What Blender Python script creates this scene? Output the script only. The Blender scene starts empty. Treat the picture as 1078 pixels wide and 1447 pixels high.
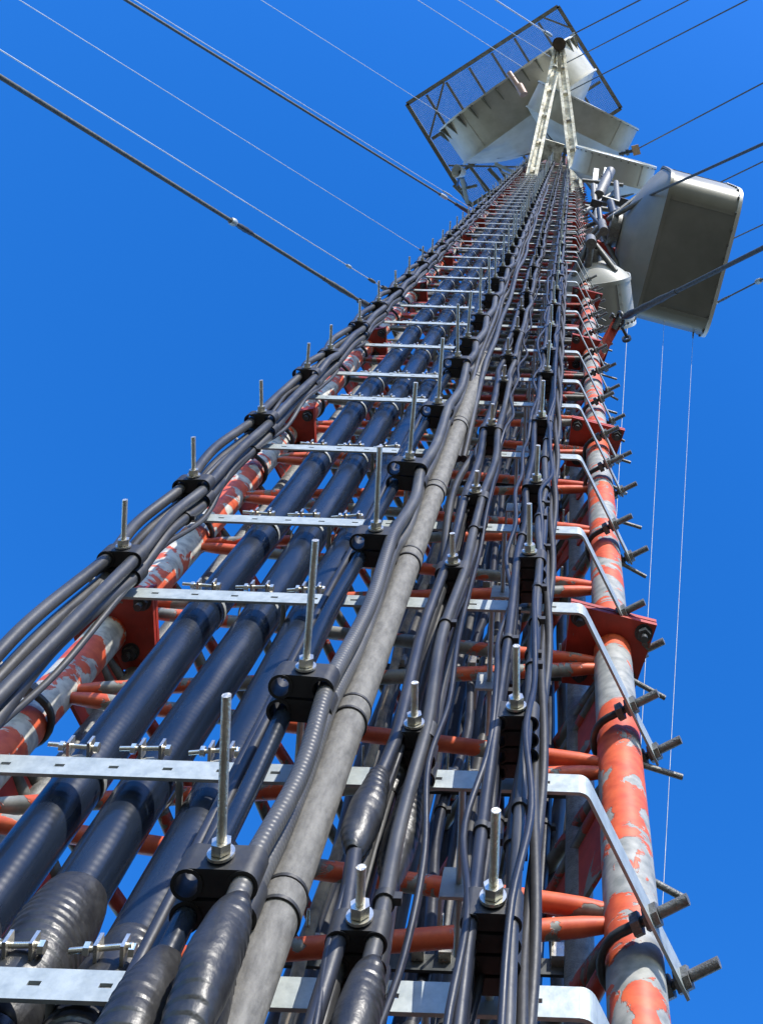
import bpy, math, random
from mathutils import Vector, Matrix
random.seed(7)
C = bpy.context.scene.collection
S = bpy.context.scene

# ------------------------------------------------------------------ camera, world, sun, exposure
F = 1500.0; CX = 810.0; CY = 165.0; PW = 1078.0; PH = 1447.0
cam_d = bpy.data.cameras.new("camera")
cam = bpy.data.objects.new("camera", cam_d); C.objects.link(cam)
cam.location = (0, 0, 0); cam.rotation_euler = (math.pi, 0, 0)      # held level, looking straight up
cam_d.sensor_fit = 'VERTICAL'; cam_d.sensor_height = 36.0
cam_d.lens = F / PH * 36.0
cam_d.shift_x = (PW / 2 - CX) / PH
cam_d.shift_y = -(PH / 2 - CY) / PH
cam_d.clip_start = 0.02; cam_d.clip_end = 2000
S.camera = cam

SUN_AZ = Vector((0.44, -0.90)).normalized(); SUN_EL = math.radians(31)
sun_dir = Vector((SUN_AZ.x * math.cos(SUN_EL), SUN_AZ.y * math.cos(SUN_EL), math.sin(SUN_EL)))
w = bpy.data.worlds.new("World"); S.world = w; w.use_nodes = True
nt = w.node_tree; nt.nodes.clear()
out = nt.nodes.new('ShaderNodeOutputWorld'); bg = nt.nodes.new('ShaderNodeBackground')
sky = nt.nodes.new('ShaderNodeTexSky'); sky.sky_type = 'NISHITA'; sky.sun_disc = False
sky.sun_elevation = SUN_EL; sky.sun_rotation = math.atan2(SUN_AZ.x, SUN_AZ.y)
sky.air_density = 1.0; sky.dust_density = 0.3; sky.ozone_density = 3.0
hs = nt.nodes.new('ShaderNodeHueSaturation'); hs.inputs['Saturation'].default_value = 1.355; hs.inputs['Hue'].default_value = 0.5125; hs.inputs['Value'].default_value = 1.95
nt.links.new(sky.outputs[0], hs.inputs['Color']); nt.links.new(hs.outputs[0], bg.inputs['Color'])
bg.inputs['Strength'].default_value = 0.15
nt.links.new(bg.outputs[0], out.inputs[0])
sl = bpy.data.lights.new("sun", 'SUN'); sl.energy = 5.0; sl.angle = math.radians(0.5); sl.color = (1.0, 0.95, 0.86)
so = bpy.data.objects.new("sun", sl); C.objects.link(so)
so.rotation_euler = sun_dir.to_track_quat('Z', 'Y').to_euler()
S.view_settings.view_transform = 'Standard'; S.view_settings.look = 'None'
S.view_settings.exposure = 0.35; S.view_settings.gamma = 1.0

# ------------------------------------------------------------------ frames
TH = math.radians(2.0); ct, st = math.cos(TH), math.sin(TH)
def W(u, v, z): return Vector((u * ct - v * st, u * st + v * ct, z))      # mast frame: u along the front face, v away from it
def D(u, v, z=0): return W(u, v, z)
def at(px, py, Z): return Vector(((px - CX) / F * Z, (py - CY) / F * Z, Z))

# ------------------------------------------------------------------ materials
def nodes(m):
    m.use_nodes = True; t = m.node_tree; b = t.nodes['Principled BSDF']; return t, b
def ramp(t, stops):
    r = t.nodes.new('ShaderNodeValToRGB'); e = r.color_ramp.elements
    while len(e) > 1: e.remove(e[-1])
    e[0].position = stops[0][0]; e[0].color = (*stops[0][1], 1)
    for p, c in stops[1:]:
        k = e.new(p); k.color = (*c, 1)
    return r
def mat(name, c1, c2=None, rough=0.5, metal=0.0, scale=12.0, stretch=(1, 1, 1), rv=0.12, bump=0.0, bscale=60, rings=0.0, ringf=200, spec=0.5):
    m = bpy.data.materials.new(name); t, b = nodes(m)
    c2 = c2 or tuple(x * 0.7 for x in c1)
    tc = t.nodes.new('ShaderNodeTexCoord'); mp = t.nodes.new('ShaderNodeMapping'); mp.inputs['Scale'].default_value = stretch
    geo = t.nodes.new('ShaderNodeNewGeometry')
    t.links.new(geo.outputs['Position'], mp.inputs[0])
    n = t.nodes.new('ShaderNodeTexNoise'); n.inputs['Scale'].default_value = scale; n.inputs['Detail'].default_value = 6; n.inputs['Roughness'].default_value = 0.65
    t.links.new(mp.outputs[0], n.inputs['Vector'])
    r = ramp(t, [(0.32, c2), (0.62, c1)]); t.links.new(n.outputs[0], r.inputs[0]); t.links.new(r.outputs[0], b.inputs['Base Color'])
    mr = t.nodes.new('ShaderNodeMapRange'); mr.inputs['To Min'].default_value = rough - rv; mr.inputs['To Max'].default_value = rough + rv
    n2 = t.nodes.new('ShaderNodeTexNoise'); n2.inputs['Scale'].default_value = scale * 3; n2.inputs['Detail'].default_value = 4
    t.links.new(mp.outputs[0], n2.inputs['Vector']); t.links.new(n2.outputs[0], mr.inputs[0]); t.links.new(mr.outputs[0], b.inputs['Roughness'])
    b.inputs['Metallic'].default_value = metal
    b.inputs['Specular IOR Level'].default_value = spec
    last = None
    if bump:
        n3 = t.nodes.new('ShaderNodeTexNoise'); n3.inputs['Scale'].default_value = bscale; n3.inputs['Detail'].default_value = 5
        t.links.new(geo.outputs['Position'], n3.inputs['Vector'])
        bp = t.nodes.new('ShaderNodeBump'); bp.inputs['Strength'].default_value = bump; bp.inputs['Distance'].default_value = 0.004
        t.links.new(n3.outputs[0], bp.inputs['Height']); last = bp
    if rings:
        wv = t.nodes.new('ShaderNodeTexWave'); wv.bands_direction = 'Z'; wv.inputs['Scale'].default_value = ringf / 20.0 * 1.0
        wv.inputs['Distortion'].default_value = 0.4; wv.inputs['Detail'].default_value = 1
        t.links.new(geo.outputs['Position'], wv.inputs['Vector'])
        bp2 = t.nodes.new('ShaderNodeBump'); bp2.inputs['Strength'].default_value = rings; bp2.inputs['Distance'].default_value = 0.0015
        t.links.new(wv.outputs[1], bp2.inputs['Height'])
        if last: t.links.new(last.outputs[0], bp2.inputs['Normal'])
        last = bp2
    if last: t.links.new(last.outputs[0], b.inputs['Normal'])
    return m
def peeled(name, paint, paint2, under1, under2, th, zs=1.6, scale=7.0):
    """paint flaking off in horizontal tongues to the metal beneath, with a raised paint edge"""
    m = bpy.data.materials.new(name); t, b = nodes(m)
    geo = t.nodes.new('ShaderNodeNewGeometry'); mp = t.nodes.new('ShaderNodeMapping'); mp.inputs['Scale'].default_value = (1, 1, zs)
    t.links.new(geo.outputs['Position'], mp.inputs[0])
    n = t.nodes.new('ShaderNodeTexNoise'); n.inputs['Scale'].default_value = scale; n.inputs['Detail'].default_value = 7; n.inputs['Roughness'].default_value = 0.6; n.inputs['Distortion'].default_value = 0.9
    t.links.new(mp.outputs[0], n.inputs['Vector'])
    msk = ramp(t, [(th - 0.006, (0, 0, 0)), (th + 0.006, (1, 1, 1))]); t.links.new(n.outputs[0], msk.inputs[0])
    n2 = t.nodes.new('ShaderNodeTexNoise'); n2.inputs['Scale'].default_value = 26; n2.inputs['Detail'].default_value = 8; t.links.new(mp.outputs[0], n2.inputs['Vector'])
    pa = ramp(t, [(0.3, paint2), (0.65, paint)]); un = ramp(t, [(0.36, under2), (0.6, under1)])
    t.links.new(n2.outputs[0], pa.inputs[0]); t.links.new(n2.outputs[0], un.inputs[0])
    mx = t.nodes.new('ShaderNodeMix'); mx.data_type = 'RGBA'
    t.links.new(msk.outputs[0], mx.inputs[0]); t.links.new(pa.outputs[0], mx.inputs[6]); t.links.new(un.outputs[0], mx.inputs[7])
    t.links.new(mx.outputs[2], b.inputs['Base Color'])
    b.inputs['Roughness'].default_value = 0.48
    inv = t.nodes.new('ShaderNodeMath'); inv.operation = 'SUBTRACT'; inv.inputs[0].default_value = 1; t.links.new(msk.outputs[0], inv.inputs[1])
    ad = t.nodes.new('ShaderNodeMath'); ad.operation = 'MULTIPLY_ADD'; ad.inputs[1].default_value = 0.25
    t.links.new(n2.outputs[0], ad.inputs[0]); t.links.new(inv.outputs[0], ad.inputs[2])
    bp = t.nodes.new('ShaderNodeBump'); bp.inputs['Strength'].default_value = 0.6; bp.inputs['Distance'].default_value = 0.003
    t.links.new(ad.outputs[0], bp.inputs['Height']); t.links.new(bp.outputs[0], b.inputs['Normal'])
    return m
ORG = (0.64, 0.118, 0.042); ORG2 = (0.46, 0.062, 0.024)
M = {
 'orange_leg': peeled('peeled_orange_paint', ORG, ORG2, (0.33, 0.33, 0.31), (0.20, 0.21, 0.20), 0.487, 1.6, 4.6),
 'orange_white': peeled('peeled_orange_on_white', ORG, ORG2, (0.56, 0.54, 0.48), (0.30, 0.30, 0.28), 0.495, 1.5, 5),
 'orange': peeled('worn_orange_paint', ORG, ORG2, (0.26, 0.26, 0.24), (0.14, 0.14, 0.13), 0.53, 1.0, 6),
 'red': peeled('dark_orange_paint', (0.42, 0.038, 0.018), (0.28, 0.026, 0.013), (0.20, 0.19, 0.17), (0.10, 0.10, 0.09), 0.62, 1.0, 9),
 'rear': peeled('mostly_bare_brace_shade_toned', (0.36, 0.036, 0.018), (0.22, 0.022, 0.012), (0.13, 0.13, 0.12), (0.06, 0.06, 0.055), 0.47, 1.0, 5),  # paint and bare metal darkened to carry the shade inside the mast
 'ubolt': mat('dull_threaded_bolt', (0.20, 0.20, 0.19), (0.10, 0.10, 0.095), 0.5, 0.4, 40, bump=0.6, bscale=200),
 'shaded_dish': mat('shade_toned_white_dish_paint', (0.56, 0.55, 0.49), (0.42, 0.41, 0.35), 0.45, 0, 1.6, bump=0.06),  # white paint toned down; the underside's deep shade is put into the colour
 'mid_dish': mat('pale_grey_dish_paint', (0.42, 0.42, 0.39), (0.33, 0.33, 0.30), 0.45, 0, 1.6, bump=0.05),
 'galv': mat('galvanised_steel', (0.42, 0.46, 0.455), (0.29, 0.33, 0.335), 0.46, 0.35, 30, bump=0.15),
 'galv_dull': mat('dull_galvanised_steel', (0.42, 0.43, 0.41), (0.27, 0.28, 0.27), 0.55, 0.3, 14, bump=0.2),
 'conduit': mat('weathered_grey_conduit', (0.175, 0.168, 0.155), (0.085, 0.082, 0.077), 0.72, 0.0, 60, stretch=(1, 1, 0.35), bump=0.5, bscale=70),
 'steel': mat('stainless_steel', (0.74, 0.70, 0.60), (0.50, 0.47, 0.40), 0.30, 0.85, 30),
 'thread': mat('threaded_steel', (0.72, 0.68, 0.58), (0.50, 0.47, 0.40), 0.34, 0.8, 30, bump=0.5, bscale=260),
 'dark_steel': mat('dark_and_shade_toned_steel', (0.075, 0.08, 0.08), (0.03, 0.035, 0.035), 0.42, 0.4, 20),
 'clamp': mat('black_moulded_plastic', (0.030, 0.030, 0.031), (0.016, 0.016, 0.018), 0.5, 0, 30, bump=0.15),
 'cable': mat('black_cable_jacket', (0.060, 0.060, 0.062), (0.022, 0.023, 0.026), 0.42, 0, 14, stretch=(1, 1, 0.3), rv=0.2, bump=0.22, bscale=30),
 'corr': mat('corrugated_cable_jacket', (0.080, 0.079, 0.077), (0.034, 0.034, 0.036), 0.42, 0, 14, stretch=(1, 1, 0.3), rv=0.2, rings=0.28, ringf=620),
 'wave': mat('glossy_waveguide_jacket', (0.012, 0.018, 0.031), (0.004, 0.008, 0.017), 0.25, 0, 9, stretch=(1, 1, 0.25), rv=0.16, rings=0.05, ringf=440, bump=0.12, bscale=12),
 'navy': mat('dark_blue_black_jacket', (0.028, 0.030, 0.040), (0.010, 0.012, 0.018), 0.40, 0, 14, stretch=(1, 1, .3), rv=0.2, bump=0.2, bscale=30),
 'tape': mat('black_sealing_tape', (0.030, 0.030, 0.031), (0.011, 0.011, 0.012), 0.40, 0, 18, rv=0.15, bump=0.5, bscale=45, rings=0.0),
 'rustwrap': mat('aged_tan_tape', (0.34, 0.27, 0.18), (0.05, 0.045, 0.04), 0.6, 0, 14),
 'white': mat('white_dish_paint', (0.74, 0.75, 0.72), (0.60, 0.61, 0.57), 0.42, 0, 1.4, bump=0.05),
 'grey_dish': mat('grey_dish_paint', (0.24, 0.238, 0.205), (0.17, 0.168, 0.14), 0.40, 0.0, 1.2, bump=0.06),
 'cream': mat('cream_flaking_beam_paint', (0.86, 0.83, 0.70), (0.26, 0.23, 0.15), 0.55, 0, 6.0, bump=0.2),
 'olive': mat('weathered_platform_steel', (0.26, 0.265, 0.225), (0.15, 0.155, 0.13), 0.6, 0.3, 5),
 'mesh': mat('grey_mesh_wire', (0.42, 0.44, 0.46), (0.3, 0.31, 0.33), 0.5, 0.1, 5),
 'rust': mat('rusty_pipe_end', (0.11, 0.075, 0.05), (0.055, 0.04, 0.03), 0.7, 0, 9),
 'pink': mat('faded_pink_pipe', (0.46, 0.31, 0.26), (0.34, 0.23, 0.2), 0.5, 0, 9),
 'tan': mat('tan_insulator', (0.42, 0.30, 0.17), (0.3, 0.2, 0.12), 0.5, 0, 9),
 'wire_light': mat('bright_guy_strand', (0.62, 0.64, 0.66), (0.5, 0.52, 0.54), 0.35, 0.3, 6),
 'wire_dark': mat('dark_guy_strand', (0.11, 0.12, 0.115), (0.035, 0.04, 0.04), 0.7, 0.2, 60, rv=0.1),
 'ground': mat('scrubby_ground', (0.085, 0.078, 0.045), (0.05, 0.048, 0.028), 0.9, 0, 3, bump=0.6, bscale=25),
}
# a slit of shadow black for the insides of the slots is left to the real opening in each bar

# ------------------------------------------------------------------ mesh helpers
class MB:
    def __init__(s): s.v = []; s.f = []; s.sm = []
    def add(s, vs, fs, smooth=False):
        o = len(s.v); s.v += [Vector(x) for x in vs]
        for f in fs: s.f.append([o + i for i in f]); s.sm.append(smooth)
    def hexa(s, p):       # eight corners: 0-3 bottom loop, 4-7 top loop
        s.add(p, [(0, 3, 2, 1), (4, 5, 6, 7), (0, 1, 5, 4), (1, 2, 6, 5), (2, 3, 7, 6), (3, 0, 4, 7)])
    def box(s, c, ax, ay, az):   # centre and three half-extent vectors
        c = Vector(c); ax, ay, az = Vector(ax), Vector(ay), Vector(az)
        s.hexa([c - ax - ay - az, c + ax - ay - az, c + ax + ay - az, c - ax + ay - az, c - ax - ay + az, c + ax - ay + az, c + ax + ay + az, c - ax + ay + az])
    def sweep(s, pts, rr, n=10, cap=True, squash=1.0):
        pts = [Vector(p) for p in pts]; m = len(pts)
        if not isinstance(rr, (list, tuple)): rr = [rr] * m
        ref = None; vs = []
        for i in range(m):
            t = (pts[min(i + 1, m - 1)] - pts[max(i - 1, 0)]).normalized()
            if ref is None: ref = t.orthogonal().normalized()
            else:
                ref = (ref - t * ref.dot(t))
                ref = ref.normalized() if ref.length > 1e-6 else t.orthogonal().normalized()
            b = t.cross(ref)
            for k in range(n):
                a = 2 * math.pi * k / n
                vs.append(pts[i] + (ref * math.cos(a) + b * math.sin(a) * squash) * rr[i])
        fs = [(i * n + k, i * n + (k + 1) % n, (i + 1) * n + (k + 1) % n, (i + 1) * n + k) for i in range(m - 1) for k in range(n)]
        s.add(vs, fs, True)
        if cap:
            s.add(vs[:n], [tuple(range(n))[::-1]]); s.add(vs[-n:], [tuple(range(n))])
    def tube(s, a, b, r, n=10, cap=True): s.sweep([a, b], r, n, cap)
    def prism(s, poly, off):      # planar polygon extruded by off
        n = len(poly); poly = [Vector(p) for p in poly]; off = Vector(off)
        s.add(poly, [tuple(range(n))[::-1]]); s.add([p + off for p in poly], [tuple(range(n))])
        for i in range(n):
            j = (i + 1) % n; s.add([poly[i], poly[j], poly[j] + off, poly[i] + off], [(0, 1, 2, 3)])
    def hexnut(s, c, ax, r, h, n=6):
        ax = Vector(ax).normalized(); a = ax.orthogonal().normalized(); b = ax.cross(a); c = Vector(c)
        s.prism([c + (a * math.cos(2 * math.pi * k / n) + b * math.sin(2 * math.pi * k / n)) * r - ax * h / 2 for k in range(n)], ax * h)
    def ring(s, c, ax, ri, ro, h, n=24, squash=None):
        ax = Vector(ax).normalized(); a = ax.orthogonal().normalized(); b = ax.cross(a); c = Vector(c); vs = []
        for (r, z) in ((ri, -h / 2), (ro, -h / 2), (ro, h / 2), (ri, h / 2)):
            for k in range(n):
                q = 2 * math.pi * k / n; vs.append(c + (a * math.cos(q) + b * math.sin(q)) * r + ax * z)
        for j in range(4):
            jj = (j + 1) % 4; sub = []; loop = vs[j * n:(j + 1) * n] + vs[jj * n:(jj + 1) * n]
            s.add(loop, [(k, (k + 1) % n, n + (k + 1) % n, n + k) for k in range(n)], j in (1, 3))
    def lathe(s, c, ax, prof, n=48, smooth=True):  # profile of (along axis, radius)
        ax = Vector(ax).normalized(); a = Vector((0, 0, 1)); a = (a - ax * a.dot(ax)); a = a.normalized() if a.length > 1e-4 else ax.orthogonal().normalized()
        b = ax.cross(a); c = Vector(c); vs = []
        for (x, r) in prof:
            for k in range(n):
                q = 2 * math.pi * k / n; vs.append(c + ax * x + (a * math.cos(q) + b * math.sin(q)) * r)
        s.add(vs, [(i * n + k, i * n + (k + 1) % n, (i + 1) * n + (k + 1) % n, (i + 1) * n + k) for i in range(len(prof) - 1) for k in range(n)], smooth)

def rootloc(p):
    while p.parent: p = p.parent
    return Vector(p.location)
def obj(name, mb, m, parent=None, origin=None):
    me = bpy.data.meshes.new(name)
    off = rootloc(parent) if parent else (Vector(origin) if origin is not None else Vector((0, 0, 0)))
    me.from_pydata([tuple(v - off) for v in mb.v], [], mb.f); me.update()
    me.polygons.foreach_set('use_smooth', mb.sm)
    me.materials.append(m)
    o = bpy.data.objects.new(name, me); C.objects.link(o)
    if parent: o.parent = parent
    elif origin is not None: o.location = off
    return o
def tag(o, label, cat, group=None):
    o['label'] = label; o['category'] = cat
    if group: o['group'] = group
    return o
def thing(name, label, cat, loc, group=None):
    o = bpy.data.objects.new(name, None); C.objects.link(o); o.location = loc; o.empty_display_size = 0.1
    return tag(o, label, cat, group)
def dup(root, loc):
    kids = list(root.children)
    r = root.copy(); C.objects.link(r); r.location = loc
    for ch in kids:
        c = ch.copy(); C.objects.link(c); c.parent = r
        for g in ch.children:
            d = g.copy(); C.objects.link(d); d.parent = c
    return r
ORD = ['lowest', 'second', 'third', 'fourth', 'fifth', 'sixth', 'seventh', 'eighth', 'ninth', 'tenth', 'eleventh', 'twelfth', 'thirteenth', 'fourteenth']

# ------------------------------------------------------------------ the mast
LV = 1.66; UR, UL = 0.178, -1.390; UB, VB = (UR + UL) / 2, LV + 0.866 * (UR - UL)
LR = 0.0585; GZ = -1.6; TOP = 44.0
mast = thing('lattice_mast', 'tall triangular lattice mast of round steel tubes in peeling orange paint', 'radio mast', W(UB, (LV * 2 + VB) / 3, GZ))
legs = {'r': (UR, LV), 'l': (UL, LV), 'b': (UB, VB)}
FL = [3.32 + 2.05 * k for k in range(-2, 21)]
for k, (u, v) in legs.items():
    mb = MB(); mb.tube(W(u, v, GZ), W(u, v, TOP), LR, 28)
    obj('leg', mb, M['orange_white'] if k == 'l' else M['orange_leg'], mast)
# section collars
pairs = [('r', 'l'), ('r', 'b'), ('l', 'b')]
members = []
for a, b in pairs:
    (ua, va), (ub, vb) = legs[a], legs[b]
    for zf in FL:
        for j in range(4):
            z = zf - 0.10 - 0.508 * j
            for s in (1, -1):
                z2 = z + 0.254 * s
                if z2 < 0.2 or z2 > TOP: continue
                members.append((z, a, W(ua, va, z + 0.012 * s), W(ub, vb, z2 - 0.012 * s)))
members.sort(key=lambda m: m[0])
rest = MB()
def member_mesh(mb, p, q, r, n):
    d = (q - p); L = d.length; d.normalize(); t = LR * 0.9
    p1 = p + d * t; q1 = q - d * t
    if n > 8: mb.sweep([p1, p1 + d * 0.05, p1 + d * 0.10, q1 - d * 0.10, q1 - d * 0.05, q1], [r * 0.75, r * 0.95, r, r, r * 0.95, r * 0.75], n)
    else: mb.tube(p1, q1, r, n)
for i, (z, a, p, q) in enumerate(members):
    if i < 100:
        mb = MB(); member_mesh(mb, p, q, 0.0195, 14)
        obj('lacing_bar', mb, M['orange' if abs(q.x - p.x) > 1.2 and z < 6.0 else 'rear'], mast)
    else: member_mesh(rest, p, q, 0.0195, 6)
o = obj('lacing_bar', rest, M['rear'], mast); o['kind'] = 'stuff'
for zf in FL:
    if zf < 0.3 or zf > TOP: continue
    for k, (u, v) in legs.items():
        # plate with its own turn, welded to the leg end; a pair bolted together
        mb = MB(); du, dv = (UB - u), ((LV * 2 + VB) / 3 - v)
        if k == 'b': ang = 0
        else: ang = math.radians(12 if k == 'r' else -12)
        ex, ey = Vector((math.cos(ang), math.sin(ang))), Vector((-math.sin(ang), math.cos(ang)))
        if k == 'r': corners = [(-0.16, -0.115), (0.115, -0.115), (0.095, 0.10), (-0.13, 0.13)]
        elif k == 'l': corners = [(-0.115, -0.115), (0.16, -0.115), (0.13, 0.13), (-0.095, 0.10)]
        else: corners = [(-0.13, -0.12), (0.13, -0.12), (0.12, 0.11), (-0.12, 0.11)]
        for dz in (-0.019, 0.003):
            mb.prism([W(u + ex.x * a + ey.x * b, v + ex.y * a + ey.y * b, zf + dz) for a, b in corners], (0, 0, 0.016))
        pl = obj('flange_plate', mb, M['red'], mast)
        if zf < 14:
            for a, b in ((corners[0][0] + 0.035, -0.082), (corners[1][0] - 0.035, -0.082), (0.062, 0.065), (-0.085, 0.085)):
                nb = MB(); c = W(u + ex.x * a + ey.x * b, v + ex.y * a + ey.y * b, zf)
                nb.hexnut(c - Vector((0, 0, 0.031)), (0, 0, 1), 0.022, 0.021); nb.hexnut(c - Vector((0, 0, 0.0205)), (0, 0, 1), 0.028, 0.003, 20)
                nb.tube(c - Vector((0, 0, 0.062)), c + Vector((0, 0, 0.045)), 0.011, 10); nb.hexnut(c + Vector((0, 0, 0.03)), (0, 0, 1), 0.022, 0.02)
                obj('bolt', nb, M['dark_steel'], pl)
# gusset plates welded in the side faces beside the right leg
for zf in FL:
    if 0.3 < zf < 16:
        for k, sgn in (('r', -1), ('l', 1)):
            u, v = legs[k]; d = Vector((UB - u, VB - v)).normalized()
            for z0, hh in ((zf - 0.32, 0.28), (zf - 0.86, 0.26)):
                mb = MB(); s0, s1, s2 = LR * 0.9, 0.40, 0.17
                nrm = D(-d.y, d.x) * 0.005
                poly = [W(u + d.x * s0, v + d.y * s0, z0), W(u + d.x * s2, v + d.y * s2, z0), W(u + d.x * s1, v + d.y * s1, z0 + hh * 0.5), W(u + d.x * s2, v + d.y * s2, z0 + hh), W(u + d.x * s0, v + d.y * s0, z0 + hh)]
                mb.prism([p - nrm for p in poly], nrm * 2)
                obj('gusset_plate', mb, M['red'], mast)
# climbing pegs on the right leg
for i in range(24):
    z = 2.35 + 0.42 * i; mb = MB()
    p = W(UR + 0.045, LV + 0.02, z); d = D(0.88, 0.44).normalized() if i % 2 == 0 else D(0.93, 0.25).normalized()
    mb.tube(p, p + d * (0.125 if i % 3 else 0.09), 0.0075, 10)
    obj('step_peg', mb, M['ubolt'], mast)
# small offset lugs inside the face
# red side rail seen outside the left leg high up
mb = MB(); a0, a1 = W(-1.56, 1.62, 12.6), W(-1.56, 1.62, 23.5)
mb.box((a0 + a1) / 2, D(0.05, 0), D(0, 0.008), (a1 - a0) / 2); mb.box((a0 + a1) / 2 + D(0.045, 0.06), D(0.006, 0), D(0, 0.05), (a1 - a0) / 2)
rail = obj('side_rail', mb, M['red'], mast)
for i in range(12):
    z = 12.9 + i * 0.93; mb = MB(); mb.tube(W(-1.51, 1.62, z), W(UL - 0.04, 1.6, z), 0.018, 8); obj('rail_bracket', mb, M['galv_dull'], mast)

# ------------------------------------------------------------------ support bars across the face
VS = 1.30
ZL = [1.556, 2.067, 2.806, 3.333, 4.054, 4.768, 5.214, 5.866, 6.52]
while ZL[-1] < 28.6: ZL.append(ZL[-1] + 0.605 + (0.03 if len(ZL) % 3 else -0.04))
def flat_run(mb, p, q, z0, h, t, holes):
    """a flat bar between plan points p, q with slotted holes really cut through"""
    d = Vector(q) - Vector(p); L = d.length; d.normalize(); nrm = Vector((-d.y, d.x)); x0 = Vector(p)
    def bx(s0, s1, a0, a1):
        c = x0 + d * (s0 + s1) / 2
        mb.box(W(c.x, c.y, z0 + (a0 + a1) / 2), D(d.x, d.y) * (s1 - s0) / 2, D(nrm.x, nrm.y) * t / 2, (0, 0, (a1 - a0) / 2))
    if not holes: bx(0, L, -h / 2, h / 2); return
    hh = 0.0042; bx(0, L, hh, h / 2); bx(0, L, -h / 2, -hh); s = 0.0; k = 0
    step = 0.105; hw = 0.0095; x = 0.05
    while x < L - 0.02:
        bx(s, x - hw, -hh, hh); s = x + hw; x += step
    bx(s, L, -hh, hh)
def ubolt(parent, cu, cv, tu, tv, nu, nv, z, reach):
    mb = MB(); t = Vector((tu, tv)).normalized(); n = Vector((nu, nv)).normalized(); c = Vector((cu, cv)); pts = []
    R = LR + 0.010
    pts.append(c - t * R + n * reach); pts.append(c - t * R)
    for k in range(1, 12):
        a = math.pi * k / 12; pts.append(c - t * R * math.cos(a) - n * R * math.sin(a))
    pts.append(c + t * R); pts.append(c + t * R + n * reach)
    mb.sweep([W(p.x, p.y, z) for p in pts], 0.0095, 10)
    ub = obj('u_bolt', mb, M['dark_steel'], parent)  # galvanised bolt coloured dark to stand for the shade it sits in
    for sg in (-1, 1):
        tb = MB(); a_ = c + t * R * sg + n * (reach - 0.055); b_ = c + t * R * sg + n * (reach + 0.006); tb.tube(W(a_.x, a_.y, z), W(b_.x, b_.y, z), 0.0108, 12); obj('threaded_end', tb, M['ubolt'], ub)
    for sg in (-1, 1):
        nb = MB(); p = c + t * R * sg + n * (reach - 0.072)
        nb.hexnut(W(p.x, p.y, z), D(n.x, n.y), 0.0215, 0.03)
        p = c + t * R * sg + n * (reach - 0.105); nb.hexnut(W(p.x, p.y, z), D(n.x, n.y), 0.0215, 0.018)
        obj('nut', nb, M['ubolt'], ub)
BIG = [(-0.950, 1.380), (-0.805, 1.380), (-0.665, 1.380)]
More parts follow.
